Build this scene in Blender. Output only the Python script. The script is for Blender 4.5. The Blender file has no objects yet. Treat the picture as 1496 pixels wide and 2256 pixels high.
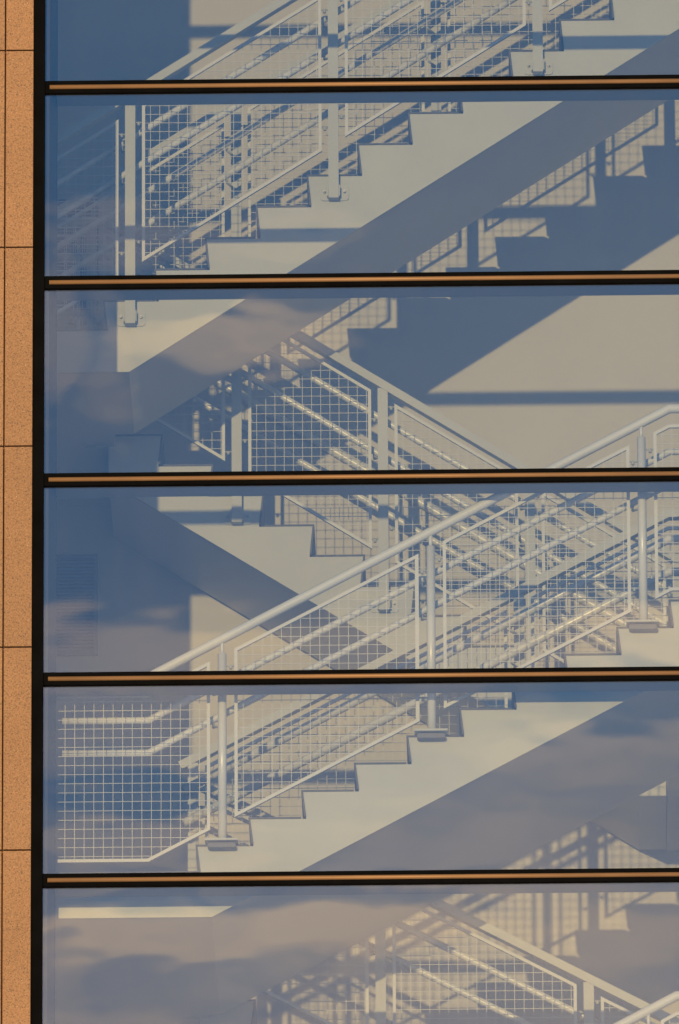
import bpy, bmesh, math, random
from mathutils import Vector, Matrix
random.seed(7)
R = math.radians
sc = bpy.context.scene
COL = sc.collection

# ------------------------------------------------------------------ camera
cam_d = bpy.data.cameras.new("camera")
cam = bpy.data.objects.new("camera", cam_d); COL.objects.link(cam)
PITCH, YAW, ROLL, DIST, PXM = 19.7866, -0.8553, 0.0047, 74.5862, 410.0
fw = Vector((math.sin(R(YAW))*math.cos(R(PITCH)), math.cos(R(YAW))*math.cos(R(PITCH)), math.sin(R(PITCH))))
rt = fw.cross(Vector((0, 0, 1))).normalized(); up = rt.cross(fw)
cr, sr = math.cos(ROLL), math.sin(ROLL)
rt2 = rt*cr - up*sr; up2 = rt*sr + up*cr
cam.matrix_world = Matrix.Translation(-DIST*fw) @ Matrix((rt2, up2, -fw)).transposed().to_4x4()
cam_d.sensor_fit = 'HORIZONTAL'; cam_d.sensor_width = 36.0
cam_d.lens = PXM*DIST/1496.0*36.0
cam_d.clip_start = 1.0; cam_d.clip_end = 500.0
sc.camera = cam

# ------------------------------------------------------------------ light
SX, SZ = 0.1592, 0.077                       # the sun travels (SX, 1, -SZ)
sun_dir = Vector((SX, 1.0, -SZ)).normalized()
sun_el = math.asin(-sun_dir.z)
sun_d = bpy.data.lights.new("sun", 'SUN'); sun_d.energy = 5.0; sun_d.angle = R(0.5)
sun_d.color = (1.0, 0.625, 0.245)
sun = bpy.data.objects.new("sun", sun_d); COL.objects.link(sun)
sun.rotation_euler = sun_dir.to_track_quat('-Z', 'Y').to_euler()
w = bpy.data.worlds.new("World"); sc.world = w; w.use_nodes = True
nt = w.node_tree; N = nt.nodes; Lk = nt.links
bg = N["Background"]; bg.inputs[1].default_value = 0.15
sky = N.new('ShaderNodeTexSky'); sky.sky_type = 'NISHITA'; sky.sun_disc = False
sky.sun_elevation = sun_el
sky.sun_rotation = math.atan2(-sun_dir.x, -sun_dir.y)
sky.air_density = 1.0; sky.dust_density = 0.0; sky.ozone_density = 3.0; sky.altitude = 100
def mathn(tree, op, a, b=None):
    n = tree.nodes.new('ShaderNodeMath'); n.operation = op
    for i, v in enumerate((a, b)):
        if v is None: continue
        if isinstance(v, (int, float)): n.inputs[i].default_value = v
        else: tree.links.new(v, n.inputs[i])
    return n.outputs[0]
def ramp(tree, fac, stops):
    n = tree.nodes.new('ShaderNodeValToRGB'); e = n.color_ramp.elements
    while len(e) < len(stops): e.new(0.5)
    for i, (p, c) in enumerate(stops):
        e[i].position = p; e[i].color = (*c, 1) if len(c) == 3 else c
    tree.links.new(fac, n.inputs[0]); return n.outputs[0]
# evening clouds low in the sky behind the camera: the panes mirror them
tc = N.new('ShaderNodeTexCoord')
sep = N.new('ShaderNodeSeparateXYZ'); Lk.new(tc.outputs['Generated'], sep.inputs[0])
az = mathn(nt, 'DIVIDE', sep.outputs[0], mathn(nt, 'MAXIMUM', mathn(nt, 'ABSOLUTE', sep.outputs[1]), 0.05))
cu = mathn(nt, 'MULTIPLY', mathn(nt, 'ADD', az, 0.01493), 28.77)          # azimuth and height of a sky direction, about 2 degrees per unit
cv = mathn(nt, 'MULTIPLY', mathn(nt, 'SUBTRACT', sep.outputs[2], 0.33851), -32.5)
comb = N.new('ShaderNodeCombineXYZ'); Lk.new(cu, comb.inputs[0]); Lk.new(cv, comb.inputs[1])
def cnoise(scale, seed, detail=5, rough=0.55, dist=0.0):
    m_ = N.new('ShaderNodeMapping'); m_.inputs['Scale'].default_value = (*scale, 1); m_.inputs['Location'].default_value = (seed, seed*.7, seed)
    Lk.new(comb.outputs[0], m_.inputs[0])
    n_ = N.new('ShaderNodeTexNoise'); n_.inputs['Scale'].default_value = 1; n_.inputs['Detail'].default_value = detail
    n_.inputs['Roughness'].default_value = rough; n_.inputs['Distortion'].default_value = dist
    Lk.new(m_.outputs[0], n_.inputs['Vector']); return n_.outputs[0]
du = mathn(nt, 'ADD', cu, mathn(nt, 'MULTIPLY', mathn(nt, 'SUBTRACT', cnoise((3, 9), 3.1), 0.5), 0.15))
dv = mathn(nt, 'ADD', cv, mathn(nt, 'MULTIPLY', mathn(nt, 'SUBTRACT', cnoise((4, 8), 8.7), 0.5), 0.06))
def maprange(x, a_, b_, c_, d_, interp='SMOOTHSTEP'):
    n_ = N.new('ShaderNodeMapRange'); n_.interpolation_type = interp
    Lk.new(x, n_.inputs[0])
    for i_, v_ in enumerate((a_, b_, c_, d_)): n_.inputs[i_+1].default_value = v_
    return n_.outputs[0]
tot = maprange(cv, -1.0, 0.1, 0.0, 0.10)                                   # thin veil
tot = mathn(nt, 'ADD', tot, maprange(dv, 0.215, 0.28, 0.0, 0.15))           # the cloud bank's upper edge
tot = mathn(nt, 'ADD', tot, maprange(dv, 0.68, 0.95, 0.0, 0.32))
bank = maprange(cv, 0.22, 0.50, 0.0, 1.0)
fine = mathn(nt, 'SUBTRACT', cnoise((3.0, 7.5), 1.3, 4, 0.5, 0.1), 0.5)
tot = mathn(nt, 'ADD', tot, mathn(nt, 'MULTIPLY', mathn(nt, 'MULTIPLY', fine, bank), 0.55))
for (u0, v0, ru, rv, st) in (
        (-.26, -.345, .24, .05, .50), (-.16, -.375, .14, .03, .15), (-.63, -.36, .05, .16, .30), (-.52, -.30, .05, .13, .22),
        (-.50, -.57, .20, .06, .20), (-.10, -.58, .18, .05, .14),
        (.05, .31, .80, .055, .13), (-.50, .33, .35, .08, .16), (-.45, .47, .28, .10, .14), (-.42, .62, .22, .05, -.10), (-.40, .73, .30, .05, .25), (.30, .73, .30, .07, .16),
        (.62, .42, .25, .06, -.22), (.60, .54, .28, .06, .16), (.72, .30, .22, .07, .30),
        (-.30, .955, .48, .06, .36), (.20, .93, .35, .07, .20), (-.40, .885, .35, .035, -.26), (.60, 1.0, .22, .07, .18),
        (-.45, 1.08, .26, .06, -.24), (-.62, 1.03, .06, .10, .16), (-.12, 1.05, .15, .05, -.12), (.05, .84, .40, .035, -.18), (.45, .84, .20, .03, .15)):
    a1 = mathn(nt, 'DIVIDE', mathn(nt, 'SUBTRACT', du, u0), ru); a2 = mathn(nt, 'DIVIDE', mathn(nt, 'SUBTRACT', dv, v0), rv)
    r2 = mathn(nt, 'ADD', mathn(nt, 'MULTIPLY', a1, a1), mathn(nt, 'MULTIPLY', a2, a2))
    tot = mathn(nt, 'ADD', tot, maprange(r2, 0.0, 2.0, st, 0.0))
cmask = maprange(tot, 0.0, 1.0, 0.0, 1.0, 'LINEAR')
mixs = N.new('ShaderNodeMix'); mixs.data_type = 'RGBA'
hs = N.new('ShaderNodeMix'); hs.data_type = 'RGBA'; hs.blend_type = 'MULTIPLY'; hs.inputs[0].default_value = 1.0
Lk.new(sky.outputs[0], hs.inputs[6]); hs.inputs[7].default_value = (0.60, 1.27, 1.70, 1)   # clear evening blue
SKYK = 1.0
Lk.new(cmask, mixs.inputs[0]); Lk.new(hs.outputs[2], mixs.inputs[6])
mixs.inputs[7].default_value = (8.8, 7.0, 6.3, 1)
Lk.new(mixs.outputs[2], bg.inputs[0])
sc.view_settings.view_transform = 'Standard'; sc.view_settings.look = 'None'
sc.view_settings.exposure = 0.0; sc.view_settings.gamma = 1.0
cy = sc.cycles
cy.max_bounces = 8; cy.diffuse_bounces = 4; cy.glossy_bounces = 3; cy.transparent_max_bounces = 12
cy.caustics_reflective = False; cy.caustics_refractive = False

# ------------------------------------------------------------------ materials
def mat(name, base, rough=0.5, metal=0.0, var=0.0, vscale=3.0, bump=0.0, bscale=200.0, spec=0.5):
    m = bpy.data.materials.new(name); m.use_nodes = True
    t = m.node_tree; b = t.nodes["Principled BSDF"]
    b.inputs['Base Color'].default_value = (*base, 1)
    b.inputs['Roughness'].default_value = rough; b.inputs['Metallic'].default_value = metal
    b.inputs['Specular IOR Level'].default_value = spec
    if var or bump:
        co = t.nodes.new('ShaderNodeTexCoord')
    if var:
        n = t.nodes.new('ShaderNodeTexNoise'); n.inputs['Scale'].default_value = vscale; n.inputs['Detail'].default_value = 5
        t.links.new(co.outputs['Object'], n.inputs['Vector'])
        lo = tuple(c*(1-var) for c in base); hi = tuple(min(1, c*(1+var)) for c in base)
        t.links.new(ramp(t, n.outputs[0], [(0.3, lo), (0.7, hi)]), b.inputs['Base Color'])
    if bump:
        n = t.nodes.new('ShaderNodeTexNoise'); n.inputs['Scale'].default_value = bscale; n.inputs['Detail'].default_value = 3
        t.links.new(co.outputs['Object'], n.inputs['Vector'])
        bp = t.nodes.new('ShaderNodeBump'); bp.inputs['Distance'].default_value = bump; bp.inputs['Strength'].default_value = 1
        t.links.new(n.outputs[0], bp.inputs['Height']); t.links.new(bp.outputs[0], b.inputs['Normal'])
    return m
M_wall = mat('wall_plaster', (0.52, 0.515, 0.47), 0.9, var=0.03, vscale=1.5, bump=0.0006, bscale=120)
M_steel = mat('white_painted_steel', (0.43, 0.455, 0.43), 0.42, var=0.05, vscale=2.2, bump=0.0004, bscale=9)
M_soffit = mat('soffit_paint', (0.60, 0.60, 0.58), 0.7, var=0.03, vscale=2)
M_tube = mat('white_gloss_tube', (0.64, 0.665, 0.66), 0.25, var=0.02, vscale=6)
M_frame = mat('white_panel_frame', (0.56, 0.585, 0.58), 0.4, var=0.03)
M_wire = mat('white_mesh_wire', (0.54, 0.56, 0.55), 0.4, var=0.02)
M_tread = mat('grey_stair_tread', (0.10, 0.105, 0.11), 0.7, var=0.25, vscale=40)
M_black = mat('black_anodised_frame', (0.0022, 0.0026, 0.0035), 0.85, var=0.3, vscale=8, spec=0.04)
M_brass = mat('bronze_cap', (0.21, 0.125, 0.058), 0.55, metal=0.2, var=0.12, vscale=3)
M_vent = mat('grey_vent', (0.15, 0.155, 0.165), 0.6, var=0.1)
M_bolt = mat('zinc_bolt', (0.35, 0.36, 0.37), 0.35, metal=0.8, var=0.1, vscale=30)
M_joint = mat('dark_joint', (0.15, 0.085, 0.05), 0.9, var=0.2, vscale=20)
M_inner = mat('grey_inner_frame', (0.16, 0.165, 0.16), 0.5, var=0.05)

M_jamb = mat('dark_jamb_return', (0.06, 0.064, 0.07), 0.8, var=0.1, spec=0.1)

def granite():
    m = bpy.data.materials.new('tan_granite'); m.use_nodes = True
    t = m.node_tree; b = t.nodes["Principled BSDF"]
    co = t.nodes.new('ShaderNodeTexCoord')
    def noise(s, d=3, r=0.6):
        n = t.nodes.new('ShaderNodeTexNoise'); n.inputs['Scale'].default_value = s
        n.inputs['Detail'].default_value = d; n.inputs['Roughness'].default_value = r
        t.links.new(co.outputs['Object'], n.inputs['Vector']); return n.outputs[0]
    def mix(f, a, bb, mode='MIX'):
        n = t.nodes.new('ShaderNodeMix'); n.data_type = 'RGBA'; n.blend_type = mode
        for i, v in ((0, f), (6, a), (7, bb)):
            if isinstance(v, (int, float)): n.inputs[i].default_value = v
            elif isinstance(v, tuple): n.inputs[i].default_value = (*v, 1)
            else: t.links.new(v, n.inputs[i])
        return n.outputs[2]
    base = ramp(t, noise(110, 5, 0.8), [(0.34, (0.045, 0.020, 0.009)), (0.43, (0.18, 0.097, 0.046)), (0.60, (0.26, 0.152, 0.077)), (0.78, (0.40, 0.27, 0.155))])
    large = ramp(t, noise(2.2, 3, 0.5), [(0.3, (0.88, 0.86, 0.84)), (0.7, (1, 1, 1))])
    c = mix(1.0, base, large, 'MULTIPLY')
    oi = t.nodes.new('ShaderNodeObjectInfo')
    c = mix(1.0, c, ramp(t, oi.outputs['Random'], [(0.0, (0.90, 0.89, 0.88)), (1.0, (1.08, 1.07, 1.05))]), 'MULTIPLY')
    v = t.nodes.new('ShaderNodeTexVoronoi'); v.inputs['Scale'].default_value = 80
    t.links.new(co.outputs['Object'], v.inputs['Vector'])
    dark = ramp(t, v.outputs['Distance'], [(0.20, (1, 1, 1)), (0.32, (0, 0, 0))])
    gate = ramp(t, noise(60, 2), [(0.47, (0, 0, 0)), (0.53, (1, 1, 1))])
    f = mathn(t, 'MULTIPLY', dark, gate)
    c = mix(f, c, (0.05, 0.035, 0.03))
    v2 = t.nodes.new('ShaderNodeTexVoronoi'); v2.inputs['Scale'].default_value = 55
    t.links.new(co.outputs['Object'], v2.inputs['Vector'])
    sp = ramp(t, v2.outputs['Distance'], [(0.05, (1, 1, 1)), (0.075, (0, 0, 0))])
    g2 = ramp(t, noise(14, 2), [(0.57, (0, 0, 0)), (0.62, (1, 1, 1))])
    c = mix(mathn(t, 'MULTIPLY', sp, g2), c, (0.95, 0.88, 0.78))
    t.links.new(c, b.inputs['Base Color']); b.inputs['Roughness'].default_value = 0.6
    bp = t.nodes.new('ShaderNodeBump'); bp.inputs['Distance'].default_value = 0.0012
    t.links.new(noise(150, 3), bp.inputs['Height']); t.links.new(bp.outputs[0], b.inputs['Normal'])
    return m
M_granite = granite()

REFL, TINT, WAVE = 0.13, (0.87, 0.90, 0.89), 0.0004
def glass():
    m = bpy.data.materials.new('tinted_glass'); m.use_nodes = True
    t = m.node_tree; t.nodes.remove(t.nodes["Principled BSDF"])
    out = t.nodes["Material Output"]
    tr = t.nodes.new('ShaderNodeBsdfTransparent'); tr.inputs[0].default_value = (*TINT, 1)
    gl = t.nodes.new('ShaderNodeBsdfGlossy'); gl.inputs['Roughness'].default_value = 0.0
    gl.inputs['Color'].default_value = (1, 1, 1, 1)
    mx = t.nodes.new('ShaderNodeMixShader'); mx.inputs[0].default_value = REFL
    co = t.nodes.new('ShaderNodeTexCoord')
    n = t.nodes.new('ShaderNodeTexNoise'); n.inputs['Scale'].default_value = 1.6; n.inputs['Detail'].default_value = 1.5
    mpp = t.nodes.new('ShaderNodeMapping'); mpp.inputs['Scale'].default_value = (1.0, 1.0, 1.7)
    t.links.new(co.outputs['Object'], mpp.inputs[0]); t.links.new(mpp.outputs[0], n.inputs['Vector'])
    bp = t.nodes.new('ShaderNodeBump'); bp.inputs['Distance'].default_value = WAVE; bp.inputs['Strength'].default_value = 1.0
    t.links.new(n.outputs[0], bp.inputs['Height']); t.links.new(bp.outputs[0], gl.inputs['Normal'])
    t.links.new(tr.outputs[0], mx.inputs[1]); t.links.new(gl.outputs[0], mx.inputs[2])
    # thin streaky dust film, put in to lay a milky haze over the panes
    m2 = t.nodes.new('ShaderNodeMapping'); m2.inputs['Scale'].default_value = (9.0, 1.0, 1.1)
    n2 = t.nodes.new('ShaderNodeTexNoise'); n2.inputs['Scale'].default_value = 1.0; n2.inputs['Detail'].default_value = 6; n2.inputs['Roughness'].default_value = 0.65
    t.links.new(co.outputs['Object'], m2.inputs[0]); t.links.new(m2.outputs[0], n2.inputs['Vector'])
    n3 = t.nodes.new('ShaderNodeTexNoise'); n3.inputs['Scale'].default_value = 1.3; n3.inputs['Detail'].default_value = 4
    t.links.new(co.outputs['Object'], n3.inputs['Vector'])
    fr = t.nodes.new('ShaderNodeMapRange'); fr.inputs[1].default_value = 0.30; fr.inputs[2].default_value = 1.4; fr.inputs[3].default_value = 0.0; fr.inputs[4].default_value = 0.020
    t.links.new(mathn(t, 'ADD', mathn(t, 'MULTIPLY', n2.outputs[0], 0.6), mathn(t, 'MULTIPLY', n3.outputs[0], 0.6)), fr.inputs[0])
    df = t.nodes.new('ShaderNodeBsdfDiffuse'); df.inputs[0].default_value = (0.55, 0.55, 0.55, 1)
    mx2 = t.nodes.new('ShaderNodeMixShader'); t.links.new(fr.outputs[0], mx2.inputs[0])
    t.links.new(mx.outputs[0], mx2.inputs[1]); t.links.new(df.outputs[0], mx2.inputs[2])
    t.links.new(mx2.outputs[0], out.inputs[0])
    return m
M_glass = glass()

# ------------------------------------------------------------------ helpers
def obj(name, bm, m, parent=None, label=None):
    bmesh.ops.recalc_face_normals(bm, faces=bm.faces)
    me = bpy.data.meshes.new(name); bm.to_mesh(me); bm.free()
    me.materials.append(m)
    o = bpy.data.objects.new(name, me); COL.objects.link(o)
    if parent is not None: o.parent = parent
    if label: o['label'] = label
    return o
def tag(o, label, cat, group=None, kind=None):
    o['label'] = label; o['category'] = cat
    if group: o['group'] = group
    if kind: o['kind'] = kind
    return o
def thing(name, label, cat, loc=(0, 0, 0), group=None):
    o = bpy.data.objects.new(name, None); COL.objects.link(o); o.location = loc
    o.empty_display_size = 0.2
    return tag(o, label, cat, group)
class Off:                                        # parts are modelled in world coordinates, then moved to their thing's base
    v = Vector((0, 0, 0))
def box(bm, x0, x1, y0, y1, z0, z1):
    o = Off.v
    vs = [bm.verts.new((x-o.x, y-o.y, z-o.z)) for x in (x0, x1) for y in (y0, y1) for z in (z0, z1)]
    for f in ((0, 1, 3, 2), (4, 6, 7, 5), (0, 4, 5, 1), (2, 3, 7, 6), (0, 2, 6, 4), (1, 5, 7, 3)):
        bm.faces.new([vs[i] for i in f])
def prism(bm, pts, y0, y1):                       # outline in x,z extruded in y
    o = Off.v
    a = [bm.verts.new((x-o.x, y0-o.y, z-o.z)) for x, z in pts]
    b = [bm.verts.new((x-o.x, y1-o.y, z-o.z)) for x, z in pts]
    n = len(pts)
    bm.faces.new(a); bm.faces.new(b[::-1])
    for i in range(n): bm.faces.new((a[i], b[i], b[(i+1) % n], a[(i+1) % n]))
def sweep(bm, pts, y, r, sides=14, rect=None, closed=False, smooth=True):
    """tube (or rectangular bar, rect = (half height, half depth)) along a polyline in the x,z plane at depth y"""
    o = Off.v; rings = []; n = len(pts)
    for i, (x, z) in enumerate(pts):
        P = Vector((x, z))
        if closed: a = Vector(pts[i-1]); b = Vector(pts[(i+1) % n])
        else: a = Vector(pts[i-1]) if i > 0 else None; b = Vector(pts[i+1]) if i < n-1 else None
        d1 = (P-a).normalized() if a is not None else None; d2 = (b-P).normalized() if b is not None else None
        if d1 is None: d1 = d2
        if d2 is None: d2 = d1
        t = (d1+d2).normalized(); nn = Vector((-t.y, t.x)); k = 1.0/max(0.35, nn.dot(Vector((-d1.y, d1.x))))
        ring = []
        if rect:
            h, dpt = rect
            for u, v in ((-h, -dpt), (h, -dpt), (h, dpt), (-h, dpt)):
                q = P + nn*(u*k); ring.append(bm.verts.new((q.x-o.x, y+v-o.y, q.y-o.z)))
        else:
            for s in range(sides):
                th = 2*math.pi*s/sides
                q = P + nn*(r*math.cos(th)*k); ring.append(bm.verts.new((q.x-o.x, y+r*math.sin(th)-o.y, q.y-o.z)))
        rings.append(ring)
    m = len(rings[0])
    for i in range(n if closed else n-1):
        A, B = rings[i], rings[(i+1) % n]
        for s in range(m):
            f = bm.faces.new((A[s], A[(s+1) % m], B[(s+1) % m], B[s]))
            if not rect and smooth: f.smooth = True
    if not closed:
        bm.faces.new(rings[0]); bm.faces.new(rings[-1][::-1])
def cyl(bm, p0, p1, r, sides=12):                 # any direction
    o = Off.v; p0 = Vector(p0)-o; p1 = Vector(p1)-o; d = (p1-p0).normalized()
    a = d.orthogonal().normalized(); b = d.cross(a)
    R0 = [bm.verts.new(p0+a*r*math.cos(2*math.pi*s/sides)+b*r*math.sin(2*math.pi*s/sides)) for s in range(sides)]
    R1 = [bm.verts.new(p1+a*r*math.cos(2*math.pi*s/sides)+b*r*math.sin(2*math.pi*s/sides)) for s in range(sides)]
    for s in range(sides):
        f = bm.faces.new((R0[s], R0[(s+1) % sides], R1[(s+1) % sides], R1[s])); f.smooth = True
    bm.faces.new(R0[::-1]); bm.faces.new(R1)
def rrect(cx, cz, w_, h_, r):
    pts = []
    for (sx_, sz_, a0) in ((1, 1, 0), (-1, 1, 90), (-1, -1, 180), (1, -1, 270)):
        for k in range(4):
            a = R(a0+30*k); pts.append((cx+sx_*(w_/2-r)+r*math.cos(a), cz+sz_*(h_/2-r)+r*math.sin(a)))
    return pts
def lin(pts):                                     # piecewise-linear z(x), extended flat past its ends
    def f(x):
        if x <= pts[0][0]: return pts[0][1]
        for (a, b), (c, d) in zip(pts, pts[1:]):
            if x <= c: return b+(d-b)*(x-a)/(c-a)
        return pts[-1][1]
    return f

# ------------------------------------------------------------------ the room behind the glass
XJ = -1.651                                       # where the granite ends
ROOM_L, ROOM_R, ROOM_B, ROOM_T, YW = -3.4, 4.6, -5.6, 6.4, 4.0955
bm = bmesh.new(); box(bm, ROOM_L, ROOM_R, YW, YW+0.25, ROOM_B, ROOM_T)
tag(obj('back_wall', bm, M_wall), 'pale beige plaster back wall of the stairwell, in sun and in blue shade', 'wall')
bm = bmesh.new(); box(bm, ROOM_L-0.25, ROOM_L, 0.1, YW+0.25, ROOM_B, ROOM_T)
tag(obj('side_wall', bm, M_wall), 'pale side wall closing the stairwell beyond the left landings', 'wall')
bm = bmesh.new(); box(bm, ROOM_R, ROOM_R+0.25, 0.1, YW+0.25, ROOM_B, ROOM_T)
tag(obj('side_wall', bm, M_wall), 'pale side wall closing the stairwell beyond the right landings', 'wall')
bm = bmesh.new(); box(bm, ROOM_L-0.25, ROOM_R+0.25, 0.0, YW+0.25, ROOM_T, ROOM_T+0.2)
tag(obj('ceiling', bm, M_wall), 'flat pale ceiling over the top of the stairwell', 'ceiling', kind='structure')
bm = bmesh.new(); box(bm, ROOM_L-0.25, ROOM_R+0.25, 0.0, YW+0.25, ROOM_B-0.2, ROOM_B)
tag(obj('floor', bm, M_soffit), 'grey floor at the foot of the stairwell', 'floor', kind='structure')

# vents on the back wall
def vent(x0, x1, z0, z1, label):
    t = thing('wall_vent', label, 'vent', ((x0+x1)/2, YW, z0), 'louvred vents on the stairwell back wall'); Off.v = t.location.copy()
    bm = bmesh.new()
    sweep(bm, [(x0+.012, z0+.012), (x1-.012, z0+.012), (x1-.012, z1-.012), (x0+.012, z1-.012)], YW-.014, 0, rect=(.012, .012), closed=True)
    obj('frame', bm, M_vent, t)
    bm = bmesh.new(); box(bm, x0+.02, x1-.02, YW-.006, YW-.001, z0+.02, z1-.02); obj('backing', bm, M_joint, t)
    bm = bmesh.new(); z = z0+.03
    while z < z1-.03:
        prism_pts = [(0, 0)]
        box(bm, x0+.024, x1-.024, YW-.022, YW-.008, z, z+.010); z += .021
    obj('louvre_slats', bm, M_vent, t)
    Off.v = Vector((0, 0, 0))
vent(-1.727, -1.435, 2.72, 3.385, 'grey louvred vent on the shaded back wall, behind the upper left mesh')
vent(-1.727, -1.435, 0.62, 1.225, 'grey louvred vent on the shaded back wall, in the fourth window from the top')

# ------------------------------------------------------------------ stairs
def stair(label, x_first, run, rise, n, sgn, y0, y1, soff, steps_z0, zb=None):
    """sgn +1 climbs to the right. (x_first, steps_z0): first riser and its top level. soff(x): underside height."""
    t = thing('stair_flight', label, 'stairs', (x_first, y0, steps_z0)); Off.v = t.location.copy()
    prof = []
    OV = 0.013
    for k in range(n):
        xr = x_first+sgn*run*k; zt = steps_z0+rise*k
        prof.append((xr+sgn*OV*.3, zt-rise)); prof.append((xr-sgn*OV, zt))
    xe = x_first+sgn*run*n
    prof.append((xe, steps_z0+rise*(n-1)))
    for yy, up_ in (((y0, y0+.02), 0.0), ((y1-.02, y1), .021)):
        low = [(xe, soff(xe)+up_), (x_first+sgn*OV*.3, soff(x_first)+up_)]
        if zb is not None:                        # the flight dies into the landing's flat underside
            xi = x_first
            while soff(xi) < zb and abs(xi-x_first) < 1: xi += sgn*.001
            low = [(xe, soff(xe)+up_), (xi, zb+up_), (x_first+sgn*OV*.3, zb+up_)]
        bm = bmesh.new(); prism(bm, prof+low, *yy); obj('stringer', bm, M_steel, t)
    bm = bmesh.new()
    xs = x_first if zb is None else xi
    sp_ = [(xs, soff(xs)+.001), (xe, soff(xe)+.001), (xe, soff(xe)+.0205), (xs, soff(xs)+.0205)]
    if zb is not None: sp_ = sp_[:3]+[(xs, zb+.0205), (x_first+sgn*.002, zb+.0205), (x_first+sgn*.002, zb+.001)]
    prism(bm, sp_, y0+.0202, y1)
    obj('soffit', bm, M_soffit, t)
    T = 0.010
    for k in range(n):
        xr = x_first+sgn*run*k; zt = steps_z0+rise*k
        bm = bmesh.new()
        a = xr-sgn*OV; b = xr+sgn*OV*.3; c = xr+sgn*run-sgn*OV*1.0
        # an angle: riser plate and tread plate
        prism(bm, [(b-sgn*T, zt-rise+T*1.2), (a-sgn*T, zt+T), (c-sgn*T*1.1, zt+T), (c-sgn*T*1.1, zt+.0005), (a+sgn*.0005, zt+.0005), (b+sgn*.0005, zt-rise+T*1.2)], y0-.006, y1+.004)
        obj('tread', bm, M_tread, t)
    Off.v = Vector((0, 0, 0)); return t
def landing(label, x0, x1, y0, y1, ztop, th, wing=None):
    t = thing('stair_landing', label, 'landing', (x0, y0, ztop)); Off.v = t.location.copy()
    bm = bmesh.new(); box(bm, x0, x1, y0, y0+.02, ztop-th, ztop); obj('fascia', bm, M_steel, t)
    bm = bmesh.new(); box(bm, x0, x1, y0+.02, y1, ztop-th+.001, ztop-.003)
    if wing: box(bm, wing[0], x0-.001, wing[1], y1, ztop-th+.001, ztop-.003)
    obj('slab', bm, M_soffit, t)
    bm = bmesh.new(); box(bm, x0, x1, y0-.004, y1, ztop+.0005, ztop+.010); obj('floor_plate', bm, M_tread, t)
    Off.v = Vector((0, 0, 0)); return t

RUN = 0.283
LA, LB, LC, LD = 1.766, -0.425, -1.944, -3.77     # landing levels
YU, YR, YL, YR2 = 1.90, 3.11, 0.275, 2.05         # stringer faces
# upper flight U : climbs right from landing LA
uR = 0.1835; xU0 = -1.313; zU0 = 2.303-uR*2
uN = lambda x: 2.303+uR/RUN*(x+.747)
uS = lambda x: 2.5745+.655*(x-.4165)
stair('upper sunlit flight climbing right across the top two windows', xU0, RUN, uR, 15, 1, YU, 2.90, uS, zU0, LA-.245)
# middle flight R : climbs left up to landing LA
rR = (LA-LB)/12.0; xR0 = 0.072+RUN*6; zR0 = LB+rR
rN = lambda x: 0.879-rR/RUN*(x-.072)
rS = lambda x: 0.6875-.640*(x+.3615)
stair('rear flight against the back wall, descending right behind the round tube railing', xR0, RUN, rR, 11, -1, YR, 4.06, rS, zR0, LB-.155)
# near flight L : climbs right from LC to LB, close to the glass
lR = 0.1516; xL0 = -0.760; zL0 = -1.796
lN = lambda x: zL0+lR/RUN*(x-xL0)
lS = lambda x: -2.194+.5396*(x+.700)
stair('front flight nearest the glass, climbing right across the fifth window', xL0, RUN, lR, 10, 1, YL, 2.0, lS, zL0, LC-.248)
# lower flight R2 : descends right from LC
r2R = 0.152; xD0 = -.806+RUN*11; zD0 = LD+r2R
dN = lambda x: LC-r2R/RUN*(x+.806)
dS = lambda x: dN(x)-.37
stair('lowest flight, descending right behind cloud reflections in the bottom window', xD0, RUN, r2R, 11, -1, YR2, 3.55, dS, zD0)
# flight one storey below, only its handrail reaches the picture
stair('flight below the bottom window carrying the round rail at lower right', xL0, RUN, lR, 10, 1, YL, 1.90, lambda x: lS(x)-3.33, zL0-3.33)
landing('upper left landing in blue shade beside the third window', ROOM_L, xU0+.0039, YU, YW, LA, .245)
landing('left landing at the foot of the front flight, its edge a bright strip', ROOM_L, xL0+.0039, YL, YW, LC, .248)
landing('right landing at the head of the front flight', xL0+RUN*10, ROOM_R, YL, YW, LB, .155, wing=(1.7715, 2.005))
landing('lower right landing below the picture', 2.31, ROOM_R, YL, YW, LD, .245)
landing('top right landing at the head of the upper flight', xU0+RUN*15, ROOM_R, YU, YW, zU0+uR*14, .245)

# ------------------------------------------------------------------ railings
def wires(bm, x0, x1, bot, top, y, sp=0.0515, wd=0.0031, zref=0.0, xref=None):
    h = wd/2
    x = (xref if xref is not None else x0)+sp*.75
    while x < x1-.004:
        b, tp = bot(x), top(x)
        if tp-b > .01: box(bm, x-h, x+h, y-h, y+h, b, tp)
        x += sp
    lo = min(bot(x0+(x1-x0)*i/40) for i in range(41)); hi = max(top(x0+(x1-x0)*i/40) for i in range(41))
    z = math.ceil((lo-zref)/sp)*sp+zref
    N_ = 260
    while z < hi:
        run_ = None
        for i in range(N_+1):
            xx = x0+(x1-x0)*i/N_
            ins = bot(xx) < z < top(xx)
            if ins and run_ is None: run_ = xx
            if (not ins or i == N_) and run_ is not None:
                if xx-run_ > .012: box(bm, run_, xx, y+h*.6, y+h*.6+wd, z-h, z+h)
                run_ = None
        z += sp
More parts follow.
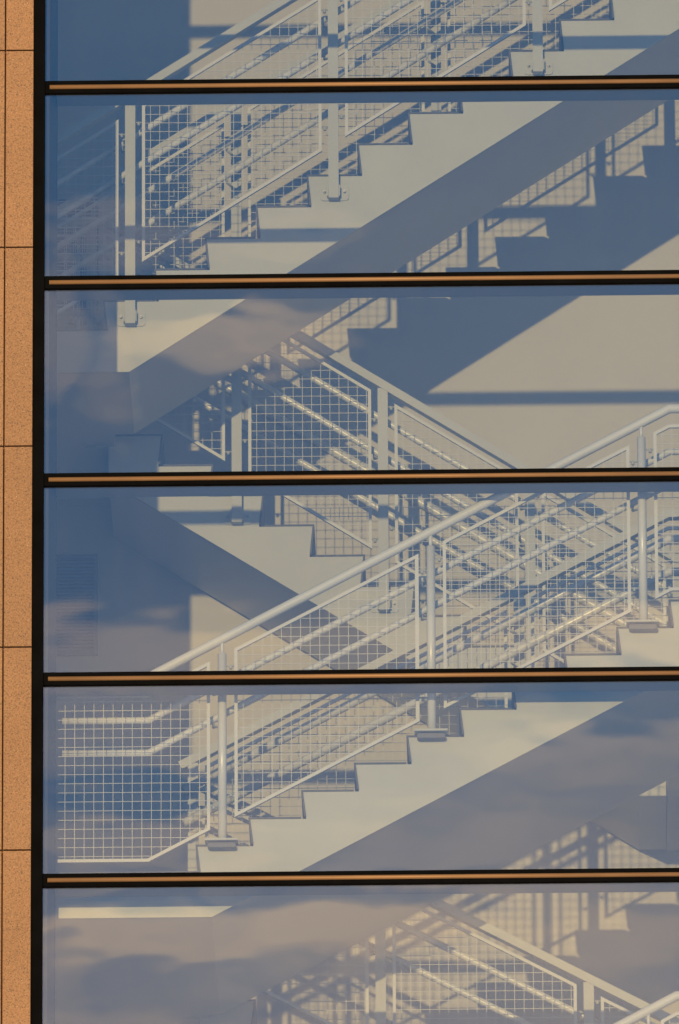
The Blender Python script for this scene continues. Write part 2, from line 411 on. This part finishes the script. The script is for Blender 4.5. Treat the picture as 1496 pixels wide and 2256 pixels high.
def railing(label, Y, ins, bps, x0, x1, posts, style, o_top, o_ft, o_fb, tubes, post_lo, gap=.074, plates=True, open_left=False, mesh=True, tube_x=None, tube_r=.0195):
    """bps: break points (x, z) of the nosing line; ins: +1 if the stair lies deeper than the railing"""
    n = lin(bps)
    t = thing('railing', label, 'railing', (x0, Y, n(x0))); Off.v = t.location.copy()
    def path(off, a, b):
        xs = [a]+[p[0] for p in bps if a+.01 < p[0] < b-.01]+[b]
        return [(x, n(x)+off) for x in xs]
    bm = bmesh.new()
    if style == 'flat': sweep(bm, path(o_top-.026, x0, x1), Y, 0, rect=(.0235, .03))
    else: sweep(bm, path(o_top, x0, x1), Y, .0255, sides=18)
    obj('handrail', bm, M_steel if style == 'flat' else M_tube, t)
    for xp in posts:
        bm = bmesh.new(); nz_ = n(xp)
        if style == 'flat':
            box(bm, xp-.0285, xp+.0285, Y-.025, Y+.025, nz_+post_lo, nz_+o_top-.048)
            p = obj('post', bm, M_steel, t)
            if plates:
                bm = bmesh.new(); zc = nz_+post_lo+.048
                prism(bm, rrect(xp+.004, zc, .158, .094, .018), Y+.026*ins, Y+.034*ins)
                box(bm, xp-.036, xp-.0295, Y-.02, Y+.024, zc-.035, zc+.03)
                box(bm, xp+.0295, xp+.036, Y-.02, Y+.024, zc-.035, zc+.03)
                obj('base_plate', bm, M_steel, p)
                for sx_ in (-1, 1):
                    bm = bmesh.new()
                    cyl(bm, (xp+.004+sx_*.056, Y+.026*ins, zc+.004), (xp+.004+sx_*.056, Y+.012*ins, zc+.004), .0085, 6)
                    cyl(bm, (xp+.004+sx_*.056, Y+.012*ins, zc+.004), (xp+.004+sx_*.056, Y+.002*ins, zc+.004), .0045, 8)
                    obj('bolt', bm, M_bolt, p)
        else:
            lo = post_lo(xp)
            cyl(bm, (xp, Y, lo+.012), (xp, Y, nz_+o_top-.085), .0235, 18)
            cyl(bm, (xp, Y, nz_+o_top-.085), (xp, Y, nz_+o_top-.02), .010, 10)
            p = obj('post', bm, M_tube, t)
            bm = bmesh.new(); box(bm, xp-.093, xp+.085, Y-.055, Y+.07, lo+.0105, lo+.022); obj('base_plate', bm, M_steel, p)
            bm = bmesh.new(); prism(bm, rrect(xp-.004, lo-.010, .150, .026, .010), Y-.035, Y+.018); obj('mounting_bracket', bm, M_vent, p)
        for side in (-1, 1):
            for zo in ((o_ft-.05)-(.07 if side < 0 else 0), o_fb+.16-(.07 if side < 0 else 0)):
                bm = bmesh.new(); zz = nz_+zo
                cyl(bm, (xp+side*.022, Y, zz), (xp+side*(gap-.008), Y, zz), .005, 8)
                cyl(bm, (xp+side*.047, Y, zz-.018), (xp+side*.047, Y, zz+.004), .008, 8)
                obj('bracket', bm, M_steel, p)
        for o_t in tubes:
            bm = bmesh.new(); xa = xp-.05
            if not (x0+.03 < xa < x1-.03): continue
            cyl(bm, (xa+.05, Y+.02*ins, n(xa)+o_t-.06), (xa, Y+.10*ins, n(xa)+o_t-.045), .007, 8)
            cyl(bm, (xa, Y+.10*ins, n(xa)+o_t-.045), (xa, Y+.10*ins, n(xa)+o_t-.015), .007, 8)
            obj('rail_arm', bm, M_steel, p)
    # panels
    if mesh:
        edges = [x0-gap]+list(posts)+[x1+gap]
        edges = sorted(set(edges))
        for a, b in zip(edges, edges[1:]):
            xa, xb = a+gap, b-gap
            if xb-xa < .12: continue
            fb = path(o_fb, xa, xb); ft = path(o_ft, xa, xb)
            bm = bmesh.new()
            if open_left and a == edges[0]:
                sweep(bm, fb+ft[::-1], Y, 0, rect=(.0088, .0088))
            else:
                sweep(bm, fb+ft[::-1], Y, 0, rect=(.0088, .0088), closed=True)
            fr = obj('panel_frame', bm, M_frame, t)
            bm = bmesh.new()
            wires(bm, xa, xb, lambda x: n(x)+o_fb+.008, lambda x: n(x)+o_ft-.008, Y, xref=xa)
            obj('wire_mesh', bm, M_wire, fr)
    for o_t in tubes:
        bm = bmesh.new(); tx0, tx1 = tube_x or (x0+.02, x1)
        sweep(bm, path(o_t, tx0, tx1), Y+.10*ins, tube_r, sides=16)
        obj('grab_rail', bm, M_tube, t)
    Off.v = Vector((0, 0, 0)); return t

# upper flight, well side and wall side
uP = [(-2.6, LA+.09), (xU0-.20, LA+.09), (3.0, uN(3.0))]
uP[0] = (-2.6, uN(-1.62)); uP[1] = (-1.62, uN(-1.62))
railing('flat-topped white mesh railing on the near side of the upper sunlit flight', 1.866, 1, uP, -2.5, 2.9,
        [-1.184-1.137, -1.184, -.052, 1.091, 2.225], 'flat', 1.155, 1.02, .105, (.915, .72), -.232)
railing('white mesh railing on the wall side of the upper flight, behind its near railing', 2.87, -1, uP, -2.5, 2.9,
        [-1.75, -.617, .515, 1.65], 'flat', 1.135, 1.02, .105, (.86, .665), -.10, plates=False)
# rear flight
rP = [(-2.6, rN(-1.35)+.0), (-1.35, rN(-1.35)), (1.90, rN(1.90)), (3.5, rN(1.90))]
railing('flat-topped white railing of the rear flight, sloping down to the right in the third window', 3.078, 1, rP, -2.3, 2.6,
        [-1.44, -.622, .200, 1.022, 1.845], 'flat', 1.09, .985, .056, (.895, .675), -.28)
t = railing('pair of round white grab rails fixed along the back wall beside the rear flight', 4.075, -1, rP, -1.6, 1.95,
        [], 'round', .85, .985, .056, (.63,), 0, mesh=False)
# front flight, glass side (round posts) and well side
lz = lambda x: zL0+lR*math.floor((x-xL0)/RUN+1e-6)
xa_ = xL0+(LC-zL0)*RUN/lR; xb_ = xL0+(LB-zL0)*RUN/lR
lP = [(-1.9, LC), (xa_, LC), (xb_-.02, lN(xb_-.02)), (3.4, LB)]
def front(dz, label):
    P = [(x, z+dz) for x, z in lP]
    railing(label, .25, 1, P, -1.52, 3.3, [-.638, .486, 1.628, 2.75], 'round', 1.100, .998, .064, (.89, .705),
            lambda x: (lz(x) if x < 1.78 else LB)+dz, open_left=True)
front(0, 'white railing with round posts and round top tube close to the glass')
front(-3.33, 'round white top tube rising into the lower right corner')
railing('flat-topped white mesh railing on the far side of the front flight', 1.58, -1, lP, -.90, 2.6,
        [-.83, .957, 2.09], 'flat', .995, .89, .07, (.79, .60), -.05, plates=False, tube_r=.0245)
# lower flight
dP = [(-1.6, dN(-.806)), (-.806, dN(-.806)), (2.3, dN(2.3)), (3.4, dN(2.3))]
railing('flat-topped white railing of the lowest flight, sloping down right in the bottom window', 2.02, 1, dP, -.87, 2.9,
        [-.84, .183, 1.318, 2.45], 'flat', 1.11, 1.01, .085, (.89, .68), -.25)

# ------------------------------------------------------------------ the window wall
win = thing('window_wall', 'tall window wall of wide blue-tinted panes in black frames with bronze strips', 'window wall', (XJ, 0, -5.4))
Off.v = win.location.copy()
ZT = [2.4697-1.1341*i for i in range(-3, 7)]
XM = 2.45; XR = 4.6
# left jamb, outer frame and inner return
bm = bmesh.new(); box(bm, XJ+.002, -1.590, -.040, .012, -5.5, 6.2); obj('mullion', bm, M_black, win)
bm = bmesh.new()
_o = Off.v; _p = [(XJ-.3, .016), (-1.5655, .016), (-1.5275, .195), (XJ-.3, .195)]
_a = [bm.verts.new((x-_o.x, y-_o.y, -5.5-_o.z)) for x, y in _p]; _b = [bm.verts.new((x-_o.x, y-_o.y, 6.2-_o.z)) for x, y in _p]
bm.faces.new(_a); bm.faces.new(_b)
for i in range(4): bm.faces.new((_a[i], _a[(i+1) % 4], _b[(i+1) % 4], _b[i]))
obj('inner_jamb', bm, M_jamb, win)
bm = bmesh.new(); box(bm, XM-.03, XM+.03, -.040, .195, -5.5, 6.2); obj('mullion', bm, M_black, win)
bm = bmesh.new(); box(bm, XR-.03, XR+.03, -.040, .195, -5.5, 6.2); obj('mullion', bm, M_black, win)
for (xa, xb) in ((-1.590, XM-.03), (XM+.03, XR-.03)):
    for z in ZT:
        x_in = max(xa, -1.5275)
        bm = bmesh.new()
        box(bm, xa, xb, -.022, .012, z-.0425, z+.0285)
        tr = obj('transom', bm, M_black, win)
        bm = bmesh.new(); box(bm, x_in, xb, .0125, .190, z-.036, z+.024); obj('inner_transom', bm, M_inner, tr)
        bm = bmesh.new()
        pts = []
        zc = z-.0095
        for k in range(9):
            a = R(-90+180*k/8); pts.append((-.024-.012*math.cos(a), zc+.0125*math.sin(a)))
        o = Off.v; vs0 = [bm.verts.new((xa+.027-o.x, y_-o.y, z_-o.z)) for y_, z_ in pts]; vs1 = [bm.verts.new((xb-.01-o.x, y_-o.y, z_-o.z)) for y_, z_ in pts]
        for k in range(8):
            f = bm.faces.new((vs0[k], vs0[k+1], vs1[k+1], vs1[k])); f.smooth = True
        bm.faces.new((vs0[0], vs1[0], vs1[-1], vs0[-1])); bm.faces.new(vs0[::-1]); bm.faces.new(vs1)
        obj('cap', bm, M_brass, tr)
    for i, (za, zb) in enumerate(zip(ZT, ZT[1:])):
        bm = bmesh.new(); box(bm, xa+.0005, xb-.0005, -.004, .004, zb+.0275, za-.0375)
        kz, kx = random.uniform(-.0006, .0006), random.uniform(-.0003, .0003)          # no pane sits perfectly plumb
        zc_ = (za+zb)/2-Off.v.z; xc_ = (xa+xb)/2-Off.v.x
        for v in bm.verts: v.co.y += kz*(v.co.z-zc_)+kx*(v.co.x-xc_)
        g = obj('glass_pane', bm, M_glass, win)
Off.v = Vector((0, 0, 0))

# ------------------------------------------------------------------ granite facade
def facade(label, xs, x_back0, x_back1, name='stone_wall'):
    t = thing(name, label, 'wall', (x_back0, 0, -5.6)); Off.v = t.location.copy()
    bm = bmesh.new(); box(bm, x_back0, x_back1, -.030, .0155, -5.8, 6.6); obj('backing', bm, M_joint, t)
    z_edges = [2.685-.022+1.145*3-1.145*i for i in range(0, 11)]
    for xa, xb in zip(xs, xs[1:]):
        for zt, zb in zip(z_edges, z_edges[1:]):
            bm = bmesh.new(); box(bm, xa+.004, xb-(.004 if xb < -1.7 else .001), -.062, -.0295, zb+.004, zt-.004)
            bmesh.ops.bevel(bm, geom=bm.edges[:], offset=.0015, segments=1, affect='EDGES')
            obj('stone_panel', bm, M_granite, t)
    Off.v = Vector((0, 0, 0)); return t
facade('speckled tan granite wall panels left of the windows', [-4.2, -3.0, -1.803, XJ+.001], -4.2, XJ)
